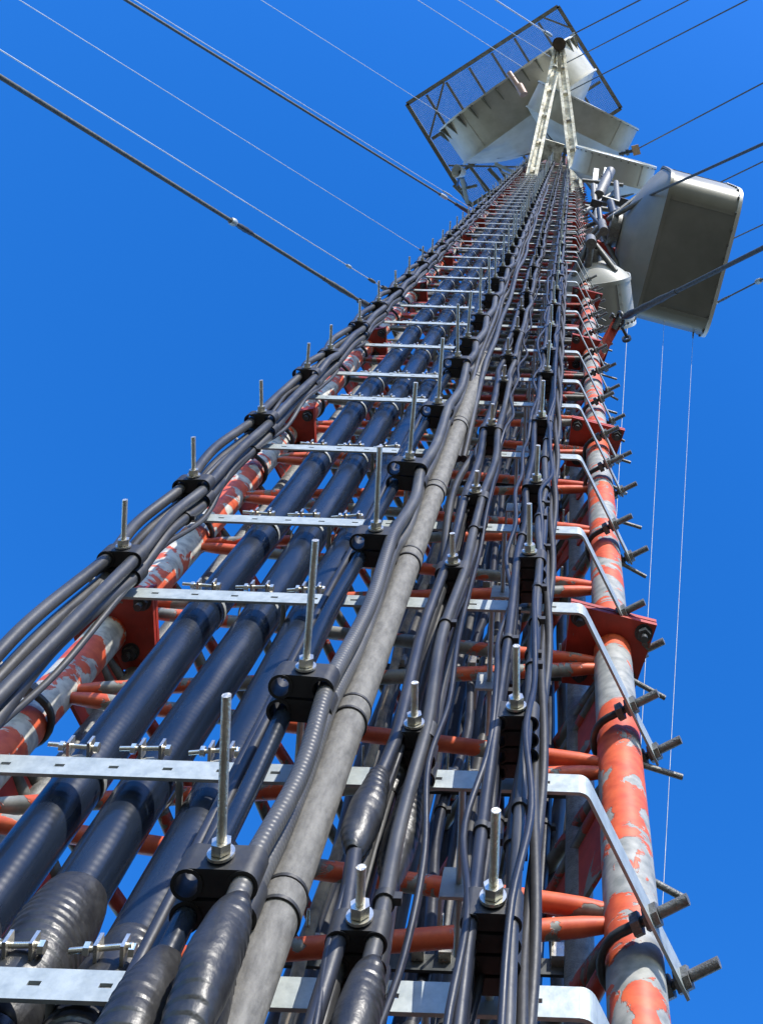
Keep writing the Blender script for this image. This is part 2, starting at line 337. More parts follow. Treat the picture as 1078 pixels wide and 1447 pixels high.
def make_bar(z):
    r = thing('support_bar', 'x', 'support bar', W(UB, VS, z), 'bent flat bars bolted across the front of the mast')
    h, t = 0.055, 0.0065
    P = [(-1.53, 1.69), (-1.23, VS), (0.070, VS), (0.280, 1.69)]
    mb = MB(); Lb = Vector(P[0]); 
    def cut(a, b, s): a, b = Vector(a), Vector(b); return a + (b - a).normalized() * s
    a1 = cut(P[1], P[0], 0.02); a2 = cut(P[1], P[2], 0.015); b1 = cut(P[2], P[1], 0.016); b2 = cut(P[2], P[3], 0.016)
    flat_run(mb, P[0], a1, z, h, t, False); flat_run(mb, a2, b1, z, h, t, True); flat_run(mb, b2, P[3], z, h, t, False)
    for (s, c, e) in ((a1, P[1], a2), (b1, P[2], b2)):       # rounded bends
        s, c, e = Vector(s), Vector(c), Vector(e); pts = [s * (1 - q) ** 2 + c * 2 * q * (1 - q) + e * q * q for q in [k / 6 for k in range(7)]]
        lo, hi = [], []
        for k, p in enumerate(pts):
            d = (pts[min(k + 1, 6)] - pts[max(k - 1, 0)]).normalized(); nn = Vector((-d.y, d.x)) * t / 2
            lo.append(p - nn); hi.append(p + nn)
        for k in range(6):
            q = [W(lo[k].x, lo[k].y, z - h / 2), W(lo[k + 1].x, lo[k + 1].y, z - h / 2), W(hi[k + 1].x, hi[k + 1].y, z - h / 2), W(hi[k].x, hi[k].y, z - h / 2)]
            mb.hexa(q + [p + Vector((0, 0, h)) for p in q])
    obj('bar', mb, M['galv'], r)
    dR = (Vector(P[3]) - Vector(P[2])).normalized(); ubolt(r, UR, LV - 0.015, dR.x, dR.y, dR.y, -dR.x, z, 0.142)
    dL = (Vector(P[0]) - Vector(P[1])).normalized(); ubolt(r, UL, LV - 0.015, dL.x, dL.y, -dL.y, dL.x, z, 0.142)
    for k, (u, v) in enumerate(BIG):        # band clamp with its long tightening screw on each thick waveguide
        mb = MB(); zz = z + 0.075; mb.ring(W(u, v, zz), (0, 0.0, 1), 0.0525, 0.0552, 0.013, 30)
        cb = obj('band_clamp', mb, M['galv_dull'], r)
        mb = MB(); c = W(u - 0.01, v - 0.068, zz + 0.01)
        mb.box(c + D(-0.013, 0.0), D(0.003, 0), D(0, 0.016), (0, 0, 0.013)); mb.box(c + D(0.028, 0.0), D(0.003, 0), D(0, 0.016), (0, 0, 0.013))
        mb.tube(c + D(-0.058, 0.004 * (k - 1)), c + D(0.040, -0.004 * k), 0.0045, 8); mb.hexnut(c + D(0.04, 0), D(1, 0), 0.010, 0.009); mb.hexnut(c + D(-0.03, 0), D(1, 0), 0.010, 0.009)
        obj('screw', mb, M['steel'], cb)
    for u in (-0.72, -0.17):                # folded square bracket behind the bar
        mb = MB(); c = W(u, VS + 0.20, z - 0.0)
        mb.box(c, D(0.034, 0), D(0, 0.003), (0, 0, 0.04)); mb.box(c + D(0.033, 0.028), D(0.003, 0), D(0, 0.025), (0, 0, 0.04)); mb.box(c + D(-0.033, 0.028), D(0.003, 0), D(0, 0.025), (0, 0, 0.04))
        mb.tube(c + D(0, -0.19), c + D(0, 0.14), 0.007, 8)
        obj('bracket', mb, M['galv_dull'], r)
    return r
protoB = make_bar(ZL[0]); x0, y0, _ = protoB.location
def bar_label(i):
    if i < 9: return ORD[i] + ' galvanised flat bar from the bottom, bolted across the front of the mast'
    return 'small distant galvanised flat bar, one of those above the ninth'
for i, z in enumerate(ZL):
    o = protoB if i == 0 else dup(protoB, (x0, y0, z))
    o['label'] = bar_label(i)

# ------------------------------------------------------------------ hangers: threaded rod, nut, stacked clamp blocks
def block(mb, u, v, z, half, ro, ri, h, left=True, right=True):
    for s, on in ((-1, left), (1, right)):
        mb.ring(W(u + s * half, v, z), (0, 0, 1), ri, ro, h, 22)
    wd = half - ro * 0.82
    mb.box(W(u, v, z), D(wd + 0.004, 0), D(0, ro * 0.80), (0, 0, h / 2 - 0.003))
    mb.box(W(u, v - ro + 0.004, z), D(half, 0), D(0, 0.004), (0, 0, h / 2 - 0.0015))
def make_hanger(kind, u, v, z, half, ro, ri, h, tiers, tv, L, label, detailed=True):
    r = thing('cable_hanger', label, 'cable clamp', W(u, v, z), kind)
    mb = MB()
    for k in range(tiers): block(mb, u, v + ro + 0.002 + k * tv, z, half, ro, ri, h)
    obj('clamp_block', mb, M['clamp'], r)
    mb = MB(); mb.tube(W(u, v - L, z), W(u, VS - 0.006, z), 0.0072, 10)
    obj('threaded_rod', mb, M['thread'], r)
    mb = MB(); mb.hexnut(W(u, v - 0.014, z), D(0, 1), 0.0155, 0.015)
    n = obj('nut', mb, M['steel'], r)
    mb = MB(); mb.hexnut(W(u, v - 0.0035, z), D(0, 1), 0.020, 0.004, 20); obj('washer', mb, M['steel'], n)
    return r
COL = {  # name: u, v, half, ro, ri, h, tiers, tierstep, rod length, first level, where
 'outer left': (-1.148, 1.178, 0.036, 0.0235, 0.0185, 0.05, 2, 0.047, 0.125, 2, 'clamps up the outer left cable bundle'),
 'thick centre': (-0.478, 1.10, 0.040, 0.0235, 0.018, 0.055, 2, 0.047, 0.235, 0, 'clamps with long rods beside the grey conduit'),
 'narrow middle': (-0.272, 1.185, 0.027, 0.0185, 0.0145, 0.045, 3, 0.037, 0.075, 0, 'clamps with short rods between grey conduit and right bundle'),
 'right': (-0.078, 1.150, 0.030, 0.015, 0.0115, 0.055, 4, 0.031, 0.130, 0, 'clamps up the right bundle of thin cables'),
}
LAB = {
 'outer left': '%s clamp and rod up the outer left bundle',
 'thick centre': '%s black clamp with long threaded rod beside the conduit',
 'narrow middle': '%s short rod clamp on the narrow bundle beside the conduit',
 'right': '%s clamp and rod on the right bundle of thin cables',
}
for key, (u, v, half, ro, ri, h, tiers, tv, L, l0, grp) in COL.items():
    proto = None
    for i in range(l0, len(ZL)):
        z = ZL[i]; n = i - l0
        lab = (LAB[key] % ORD[n]) if n < 10 else 'tiny distant ' + LAB[key].replace('%s ', '') + ', above the tenth'
        if proto is None: proto = make_hanger(grp, u, v, z, half, ro, ri, h, tiers, tv, L, lab); o = proto
        else:
            p = proto.location; o = dup(proto, (p.x, p.y, z))
        # every clamp sits a little differently on its bar
        o.location = Vector((proto.location.x, proto.location.y, z)) + (D(random.uniform(-.008, .008), random.uniform(-.012, .012)) if n else Vector((0, 0, 0)))
        o['label'] = lab
        if n:
            o.rotation_euler = (random.uniform(-.03, .03), 0, random.uniform(-.05, .05))
            for ch in o.children:
                if ch.name.startswith('threaded_rod'): ch.scale.y = random.uniform(.86, 1.1)

# ------------------------------------------------------------------ cables
def hermite(kn, z):
    if z <= kn[0][0]: return kn[0][1], kn[0][2]
    if z >= kn[-1][0]: return kn[-1][1], kn[-1][2]
    lo, hi = 0, len(kn) - 1
    while hi - lo > 1:
        m = (lo + hi) // 2
        if kn[m][0] <= z: lo = m
        else: hi = m
    z0, z1 = kn[lo][0], kn[hi][0]; hgt = z1 - z0; t = (z - z0) / hgt; res = []
    for c in (1, 2):
        def sl(i):
            a, b = max(i - 1, 0), min(i + 1, len(kn) - 1); return (kn[b][c] - kn[a][c]) / (kn[b][0] - kn[a][0])
        m0, m1 = sl(lo) * hgt, sl(hi) * hgt; p0, p1 = kn[lo][c], kn[hi][c]
        res.append((2 * t**3 - 3 * t**2 + 1) * p0 + (t**3 - 2 * t**2 + t) * m0 + (-2 * t**3 + 3 * t**2) * p1 + (t**3 - t**2) * m1)
    return res
def run_mesh(kn, z0, z1, r, n, rf=None, step=None):
    mb = MB(); vs = []; z = z0; rows = 0; zs = []
    while z < z1: zs.append(z); z += step or (0.035 if z < 4 else 0.06 if z < 9 else 0.12)
    zs.append(z1)
    for z in zs:
        u, v = hermite(kn, z)
        for k in range(n):
            a = 2 * math.pi * k / n; rr = rf(z, a) if rf else r; vs.append(W(u + rr * math.cos(a), v + rr * math.sin(a), z))
    m = len(zs); mb.add(vs, [(i * n + k, i * n + (k + 1) % n, (i + 1) * n + (k + 1) % n, (i + 1) * n + k) for i in range(m - 1) for k in range(n)], True)
    mb.add(vs[:n], [tuple(range(n))[::-1]]); mb.add(vs[-n:], [tuple(range(n))]); return mb
def cable(name, label, cat, group, kn, r, m, z0=-1.5, z1=28.8, n=14, wraps=(), ties=()):
    base = W(*hermite(kn, z0), z0)
    root = thing(name, label, cat, base, group)
    obj('jacket', run_mesh(kn, z0, z1, r, n), m, root)
    for (a, b, rr) in wraps:
        def rf(z, q, a=a, b=b, rr=rr):
            t = (z - a) / (b - a); s = math.sin(math.pi * min(max(t, 0), 1)) ** 0.7
            return r * 1.04 + (rr - r) * s + 0.0024 * (1 - ((z / 0.017 + q / 6.2832 * (1 if a < 1.5 else 2) + 0.25 * math.sin(z * 40)) % 1.0)) * (0.5 + 0.5 * math.sin(z * 23 + q + a * 9)) + 0.0016 * math.sin(z * 31 + a * 5 + 2 * q) + 0.0008 * math.sin(3 * q + z * 70)
        obj('tape_wrap', run_mesh(kn, a, b, r, 30, rf, 0.0022), M['tape'], root)
    for z in ties:
        u, v = hermite(kn, z); mb = MB(); mb.ring(W(u, v, z), (0, 0, 1), r * 0.99, r + 0.004, 0.012, 18); mb.box(W(u + r + .006, v - .004, z), D(0.007, 0), D(0, 0.006), (0, 0, 0.007)); obj('cable_tie', mb, M['clamp'], root)
    return root
def knots(u, v, du, dv, l0, amp0, bias=(0, 0), sep=0.0, zmin=-1.5, swing=0):
    amp = amp0
    kn = [(zmin, u + du * 1.5, v + dv + 0.05)]
    zz = [ZL[l0]] if not l0 else ZL[:]
    zl = ZL
    if True:
        kn.append((0.9, u + du * 1.2 + random.uniform(-amp, amp), v + dv + 0.02))
    prev = None
    for i, z in enumerate(zl):
        amp = amp0 * (1.0 if z < 5.5 else 0.55)
        if prev is not None:
            zm = (prev + z) / 2
            kn.append((zm + random.uniform(-.05, .05), u + du * (1 + sep) + bias[0] + random.uniform(-amp, amp) + swing * math.sin(zm * 2.1), v + dv + bias[1] + random.uniform(-amp, amp)))
        kn.append((z - 0.03, u + du, v + dv)); kn.append((z + 0.03, u + du, v + dv)); prev = z
    return kn
# outer left: four thick cables, two each side of the rods
u, v, half, ro, ri, h, tiers, tv, L, l0, g = COL['outer left']
for k, (sd, tr, lb) in enumerate([(-1, 0, 'outermost black cable in the front row of the outer left bundle'), (1, 0, 'inner black cable in the front row of the outer left bundle'),
                                  (-1, 1, 'outermost black cable in the back row of the outer left bundle'), (1, 1, 'inner black cable in the back row of the outer left bundle')]):
    kn = knots(u, v, sd * half, ro + 0.002 + tr * tv, 0, 0.013, (-0.013, -0.008), 0.15)
    cable('coaxial_cable', lb, 'cable', 'black cables of the outer left bundle', kn, 0.0168, M['cable'], n=16, ties=[ZL[3] - .16, ZL[4] - .2] if k == 3 else ())
for k in range(3):
    kn = [(-1.5, -1.13, 1.22)] + [(z, -1.165 + .028 * k + random.uniform(-.016, .016), 1.235 + .012 * k + random.uniform(-.018, .018)) for z in [0.8 + .31 * j for j in range(80)]]
    cable('loose_cable', '%s thin cable sagging between the thick ones of the outer left bundle' % ['outer', 'middle', 'inner'][k], 'cable', 'thin cables in the outer left bundle', kn, .0085, M['cable'], z1=10, n=10)
# three glossy waveguides behind the bars
for k, ((u, v), lb, wr) in enumerate(zip(BIG, ['leftmost thick glossy blue-black waveguide behind the flat bars', 'middle thick glossy blue-black waveguide behind the flat bars, with a taped swelling low down', 'right-hand thick glossy waveguide, next to the centre cable bundle'],
        [((1.58, 1.76, .059),), ((1.55, 1.83, .066),), ((1.40, 1.72, .064),)])):
    kn = [(-1.5, u, v)] + [(z, u + random.uniform(-.007, .007), v + random.uniform(0, .008)) for z in [0.5 + 0.8 * j for j in range(36)]] 
    cable('waveguide', lb, 'waveguide', 'thick glossy waveguides', kn, 0.052, M['wave'], n=32, wraps=wr)
# thick centre: three corrugated cables in the long-rod clamps, empty front left hole
u, v, half, ro, ri, h, tiers, tv, L, l0, g = COL['thick centre']
for k, (sd, tr, mm, lb, wr) in enumerate([(1, 0, 'corr', 'corrugated grey cable in the front hole of the long rod clamps', ((1.26, 1.50, .037),)),
                                      (1, 1, 'corr', 'corrugated grey cable behind the front one, touching the conduit', ((1.24, 1.44, .033),)),
                                      (-1, 1, 'wave', 'dark blue cable in the left back hole of the long rod clamps', ((1.20, 1.46, .043),))]):
    kn = knots(u, v, sd * half, ro + 0.002 + tr * tv, 0, 0.007, (0.006 * sd, 0.012), 0.1)
    cable('coaxial_cable', lb, 'cable', 'cables of the long rod clamps', kn, 0.0172, M[mm], n=18, wraps=wr)
for k in range(3):
    kn = [(3.9, -.40 + .02 * k, 1.27)] + [(z + .2, -.425 + .026 * k + random.uniform(-.014, .014), 1.165 + .02 * (k % 2) + random.uniform(-.012, .012)) for z in ZL[5:]]
    cable('upper_cable', ['left', 'middle', 'right'][k] + ' one of three cables joining beside the long rods where the conduit ends', 'cable', 'cables joining above the conduit', kn, .0135, M['cable'], z0=3.9, n=12, z1=18)
# loose thin cables sagging left of the centre bundle
for k in range(3):
    kn = [(-1.5, -.56 - .02 * k, 1.24 + .02 * k)]
    for i, z in enumerate(ZL): kn.append((z, -0.545 - .022 * k + random.uniform(-.012, .012), 1.215 + .03 * k + random.uniform(-.015, .015)))
    cable('loose_cable', 'thin dark cable lying loose left of the long rod clamps, %s of three' % ['nearest', 'middle', 'furthest'][k], 'cable', 'thin loose cables left of the clamps', kn, 0.0115, M['navy'], n=10, z1=9)
# grey conduit
kn = [(-1.5, -0.402, 1.215), (5.3, -0.402, 1.215)]
cd = cable('conduit', 'pale weathered grey conduit running up the middle of the mast face', 'conduit', None, kn, 0.034, M['conduit'], n=32, z1=5.3)
for i, z in enumerate(ZL[:7]):
    mb = MB(); c = W(-0.402, 1.215, 0)
    for dz in (0.03, 0.075):
        mb = MB(); mb.ring(c + Vector((0, 0, z + dz)), (0, 0, 1), 0.0335, 0.0375, 0.006, 28); obj('band', mb, M['clamp'], cd)
    mb = MB(); mb.ring(c + Vector((0, 0, z + 0.052)), (0, 0, 1), 0.0335, 0.0365, 0.036, 28); obj('collar', mb, M['conduit'], cd)
# narrow middle bundle
u, v, half, ro, ri, h, tiers, tv, L, l0, g = COL['narrow middle']
mid_l = ['front left', 'front right', 'second row left', 'second row right', 'back row left', 'back row right']
for k in range(6):
    sd = -1 if k % 2 == 0 else 1; tr = k // 2
    kn = knots(u, v, sd * half, ro + 0.002 + tr * tv, 0, 0.013, (0, 0.006), 0.0, swing=0.012)
    wr = {0: ((1.72, 1.93, .030),), 3: ((1.72, 1.98, .029),), 1: ((1.30, 1.50, .030),), 4: ((1.98, 2.12, .024),)}.get(k, ())
    cable('coaxial_cable', mid_l[k] + ' dark cable of the narrow bundle right of the conduit', 'cable', 'cables of the narrow middle bundle', kn, 0.0135, M['cable' if k % 3 else 'navy'], n=12, wraps=wr, ties=(1.62, 2.5, 3.1) if k == 1 else ())
# right bundle of thin cables
u, v, half, ro, ri, h, tiers, tv, L, l0, g = COL['right']
rl = ['front left', 'front right', 'second row left', 'second row right', 'third row left', 'third row right', 'rearmost left', 'rearmost right']
for k in range(8):
    sd = -1 if k % 2 == 0 else 1; tr = k // 2
    kn = knots(u, v, sd * half, ro + 0.002 + tr * tv, 0, 0.009, (0, 0.004), -0.12)
    cable('coaxial_cable', rl[k] + ' thin cable of the right bundle', 'cable', 'thin cables of the right bundle', kn, 0.0105, M['cable' if k == 1 else 'navy'], n=12, ties=[1.80, 2.25, 2.45, 2.62, 3.07, 3.18, 3.6, 3.8] if k % 3 == 1 else [1.74, 2.35, 2.95] if k % 3 == 0 else ())
# twisted pair right beside it
for k in range(2):
    kn = [(-1.5, -.02, 1.24)] + [(z, -0.022 + 0.008 * math.sin(z * 7 + k * math.pi), 1.245 + 0.008 * math.cos(z * 7 + k * math.pi)) for z in [0.8 + 0.06 * j for j in range(300)]]
    cable('twisted_cable', '%s strand of the black pair twisted along the right bundle' % ['first', 'second'][k], 'cable', 'black twisted pair on the right bundle', kn, 0.0095, M['clamp'], z1=9, n=10)
for k in range(5):
    uu = [-.125, -.10, -.045, -.30, -.215][k]; vv = [1.16, 1.26, 1.15, 1.22, 1.22][k]
    kn = [(-1.5, uu, vv)] + [(z, uu + random.uniform(-.017, .017), vv + random.uniform(-.02, .02)) for z in [0.7 + 0.21 * j for j in range(110)]]
    cable('thin_wire', 'thin dark wire wandering %s' % ['along the left edge of the right bundle', 'through the back of the right bundle', 'along the right edge of the right bundle', 'along the left edge of the narrow middle bundle', 'along the right edge of the narrow middle bundle'][k], 'wire', 'thin wandering wires', kn, .0062, M['navy'], z1=8, n=8)
# a cable leaving the conduit and joining the narrow bundle
kn = [(-1.5, -.30, 1.30), (2.2, -.30, 1.30), (2.9, -0.315, 1.27), (3.3, -0.345, 1.25), (3.6, -0.35, 1.25), (4.0, -0.31, 1.26), (4.5, -.23, 1.26), (4.9, -.245, 1.27), (28, -.25, 1.27)]
cable('crossing_cable', 'single dark cable crossing from the conduit to the narrow bundle', 'cable', None, kn, 0.013, M['cable'], n=12, z1=20)
# inner runs behind the face
inn = [(-0.58, 2.02, .022, 'cable'), (-0.44, 1.98, .018, 'navy'), (-0.36, 2.05, .024, 'cable'), (-0.28, 1.92, .015, 'navy'), (-0.22, 2.02, .019, 'cable'), (-0.15, 1.95, .016, 'navy'), (-0.08, 2.04, .023, 'cable'), (-.02, 1.94, .017, 'navy'), (0.03, 2.0, .02, 'cable'), (-.52, 1.84, .015, 'rustwrap')] + [(-0.62 + .085 * j, 2.28 + .04 * (j % 2), .026 - .004 * (j % 3), 'navy' if j % 2 else 'cable') for j in range(9)] + [(-0.66 + .088 * j, 2.62 + .05 * (j % 2), .032 - .005 * (j % 3), 'navy') for j in range(10)]
for k, (u, v, r, mm) in enumerate(inn):
    kn = [(-1.5, u, v)] + [(z, u + random.uniform(-.018, .018), v + random.uniform(-.018, .018)) for z in [0.6 + 0.45 * j for j in range(66)]]
    cable('inner_cable', ('%s from the left of the dark cables deep inside the mast, front row' % (['first'] + ORD[1:])[k]) if k < 10 else ('%s from the left of the dark cables deep inside the mast, %s row' % ((['first'] + ORD[1:])[(k - 10) % 9 if k < 19 else k - 19], 'middle' if k < 19 else 'rear')), 'cable', 'cable runs inside the mast', kn, r, M[mm], n=12, z1=27, ties=[2.2, 2.9, 3.7] if k % 2 else ())
# clamps bunched on the inner cables
for i in range(14):
    z = 2.35 + 0.62 * i; r = thing('inner_bracket', ('%s steel bracket row clamping the cables inside the mast' % ORD[i]) if i < 8 else 'small distant bracket row clamping the cables inside the mast, above the eighth', 'bracket', W(-.25, 1.9, z), 'bracket rows inside the mast')
    mb = MB(); mb.box(W(-.27, 1.885, z), D(0.36, 0), D(0, 0.0035), (0, 0, 0.022)); mb.box(W(-.27, 1.903, z + 0.0185), D(0.36, 0), D(0, 0.0145), (0, 0, 0.0035)); obj('bar', mb, M['dark_steel'], r)
    for k, (u, v, rr, mm) in enumerate(inn[:10]):
        mb = MB(); mb.box(W(u, 1.868 if v < 1.99 else 1.87, z + 0.02), D(0.014, 0), D(0, 0.012), (0, 0, 0.02)); mb.tube(W(u - .012, 1.89, z + .035), W(u - .012, 1.80, z + .035), .004, 6); obj('clip', mb, M['steel'], r)
# two grey pipes running beside the legs
for (u, v, r, lb) in ((-1.305, 1.79, 0.034, 'dark grey pipe running up inside the left leg'), (0.078, 1.86, 0.034, 'dark grey pipe running up just inside the right leg')):
    kn = [(-1.5, u, v), (30, u, v)]
    cable('pipe', lb, 'pipe', None, kn, r, M['ubolt'], n=24)

# ------------------------------------------------------------------ guy wires
def guy_line(p0, Z0, p1, elev, r, m, label, cat='guy wire', grips=(), name='guy_wire', group='guy wires and stays', end=GZ, thimble=0.0):
    s = at(*p0, Z0); lo, hi = 0.02, Z0 * 0.999
    for _ in range(50):
        mid = (lo + hi) / 2; e = at(*p1, mid); hd = math.hypot(e.x - s.x, e.y - s.y); a = math.degrees(math.atan2(Z0 - mid, hd))
        if a > elev: lo = mid
        else: hi = mid
    e = at(*p1, mid); d = (e - s).normalized()
    L = (Z0 - end) / -d.z; fin = s + d * L
    root = thing(name, label, cat, fin, group)
    mb = MB(); mb.tube(s, fin, r, 8); obj('strand', mb, m, root)
    for (f0, f1, rr, mm) in grips:
        mb = MB(); a = s + (e - s) * f0; b = s + (e - s) * f1; k = 7
        mb.sweep([a.lerp(b, q / k) for q in range(k + 1)], [rr * (0.7 + 0.3 * math.sin(math.pi * q / k) + (0.15 if q % 2 else 0)) for q in range(k + 1)], 8)
        obj('grip', mb, M[mm], root)
    return root, s, d
GW = 'wire_light'; GD = 'wire_dark'
guy_line((527, 437), 8.3, (0, 108), 58, .0135, M[GD], 'thick twisted guy wire meeting the left side of the mast lowest', grips=((0.0, 0.06, .026, 'dark_steel'), (0.08, 0.20, .019, 'wire_dark'), (0.49, 0.505, .024, 'galv'), (.44, .49, .018, 'dark_steel')))
guy_line((550, 412), 9.2, (0, 70), 58, .0042, M[GW], 'thin pale wire just above the thickest left guy', grips=((0.0, 0.03, .022, 'dark_steel'), (0.06, .085, .014, 'wire_dark'), (.155, .17, .014, 'galv')))
guy_line((610, 363), 11.5, (28, 0), 60, .0034, M[GW], 'faintest thin wire, third up on the left of the mast', grips=((0.0, 0.05, .014, 'dark_steel'),))
guy_line((674, 307), 16.0, (178, 0), 62, .015, M[GD], 'thick dark guy of the close pair leading to the upper left edge', grips=((0.0, 0.10, .030, 'dark_steel'), (.14, .17, .03, 'galv')))
guy_line((668, 296), 16.6, (190, 0), 62, .0055, M[GW], 'thin pale wire of the close pair, running just above the thick one', grips=((0.1, 0.14, .014, 'galv'),))
guy_line((636, 169), 30.0, (369, 0), 64, .0085, M[GW], 'pale wire crossing the left end of the mesh platform')
guy_line((738, 95), 30.0, (590, 0), 64, .010, M[GW], 'pale wire crossing the middle bays of the mesh platform')
guy_line((777, 80), 28.0, (648, 0), 64, .008, M[GW], 'thin pale wire just left of the outrigger head, the lower one')
guy_line((779, 51), 28.0, (700, 0), 64, .020, M[GW], 'bright guy wire ending at the outrigger head from the upper left', grips=((0.0, 0.14, .05, 'galv'),))
guy_line((806, 50), 28.0, (898, 3), 62, .020, M[GD], 'dark guy wire leaving the outrigger head to the top edge', grips=((0.0, .08, .04, 'galv'),))
guy_line((790, 94), 30.0, (972, 0), 62, .017, M[GD], 'dark wire right of the outrigger head, second from the top')
guy_line((775, 144), 30.0, (1055, 0), 62, .017, M[GD], 'dark wire above the upper white drum dish, third from the top')
guy_line((903, 209), 24.0, (1078, 117), 62, .016, M[GD], 'dark wire starting at the small tan insulator on the right')
guy_line((838, 312), 16.0, (1078, 203), 76, .015, M[GD], 'dark guy wire crossing the top corner of the big grey drum dish', grips=((0.0, .18, .022, 'dark_steel'),))
guy_line((905, 312), 16.0, (1078, 228), 60, .010, M[GD], 'thin dark wire passing behind the upper part of the grey drum dish')
guy_line((940, 382), 15.0, (1078, 317), 60, .009, M[GD], 'thin dark wire passing behind the lower part of the grey drum dish')
rt, gs, gd = guy_line((880, 449), 7.4, (1078, 350), 62, .0145, M[GD], 'thickest right guy wire crossing in front of the grey drum dish', grips=((0.0, 0.45, .022, 'wire_dark'), (0.02, .12, .026, 'dark_steel')))
mb = MB(); c = gs - gd * 0.05
pts = [c + (gd * math.cos(a) + gd.cross(Vector((0.2, 0.3, 1))).normalized() * math.sin(a)) * 0.048 for a in [2 * math.pi * k / 20 for k in range(21)]]
mb.sweep(pts, .013, 8, False); obj('thimble', mb, M['dark_steel'], rt)
guy_line((1000, 434), 12.6, (1078, 394), 60, .010, M[GD], 'short dark stay wire fixed to the lower right rim of the grey drum dish', grips=((0.0, .20, .020, 'galv'), (.2, .4, .015, 'dark_steel'), (.88, .96, .03, 'galv')))
# thin tag lines hanging on the right
guy_line((979, 467), 12.4, (935, 1290), 77, .0018, M['galv_dull'], 'thin line hanging from the lowest corner of the grey drum dish', 'tag line', group='thin hanging lines', name='tag_line', grips=((0, .03, .01, 'galv'),))
guy_line((938, 452), 12.0, (915, 870), 80, .0018, M['galv_dull'], 'thin line hanging beside the mast, middle of the three on the right', 'tag line', group='thin hanging lines', name='tag_line')
guy_line((886, 462), 11.0, (878, 600), 75, .0026, M['galv_dull'], 'short thin line hanging closest to the right leg below the white dish', 'tag line', group='thin hanging lines', name='tag_line', end=6.5)
# lug arm that carries the thick right guy
arm = thing('guy_lug', 'red steel lug with shackle holding the thick right guy', 'bracket', W(UR, LV, 7.25))
mb = MB(); a = W(UR + .05, LV - .02, 7.3); b = c - gd * 0.05; d = (b - a); sd = d.cross(Vector((0, 0, 1))).normalized()
mb.box((a + b) / 2, d / 2, sd * 0.035, (0, 0, 0.01)); obj('arm', mb, M['red'], arm)
mb = MB(); mb.box(b - d.normalized() * .02, d.normalized() * .05, sd * 0.02, (0, 0, .03)); mb.tube(b - sd * .06, b + sd * .06, .012, 10); mb.hexnut(b + sd * .055, sd, .024, .02); obj('shackle', mb, M['dark_steel'], arm)
mb = MB(); mb.ring(b + Vector((.06, .13, 0)), (0.3, 1, .4), .02, .034, .02, 16); mb.tube(b, b + Vector((.06, .11, 0)), .012, 8); obj('eye', mb, M['dark_steel'], arm)

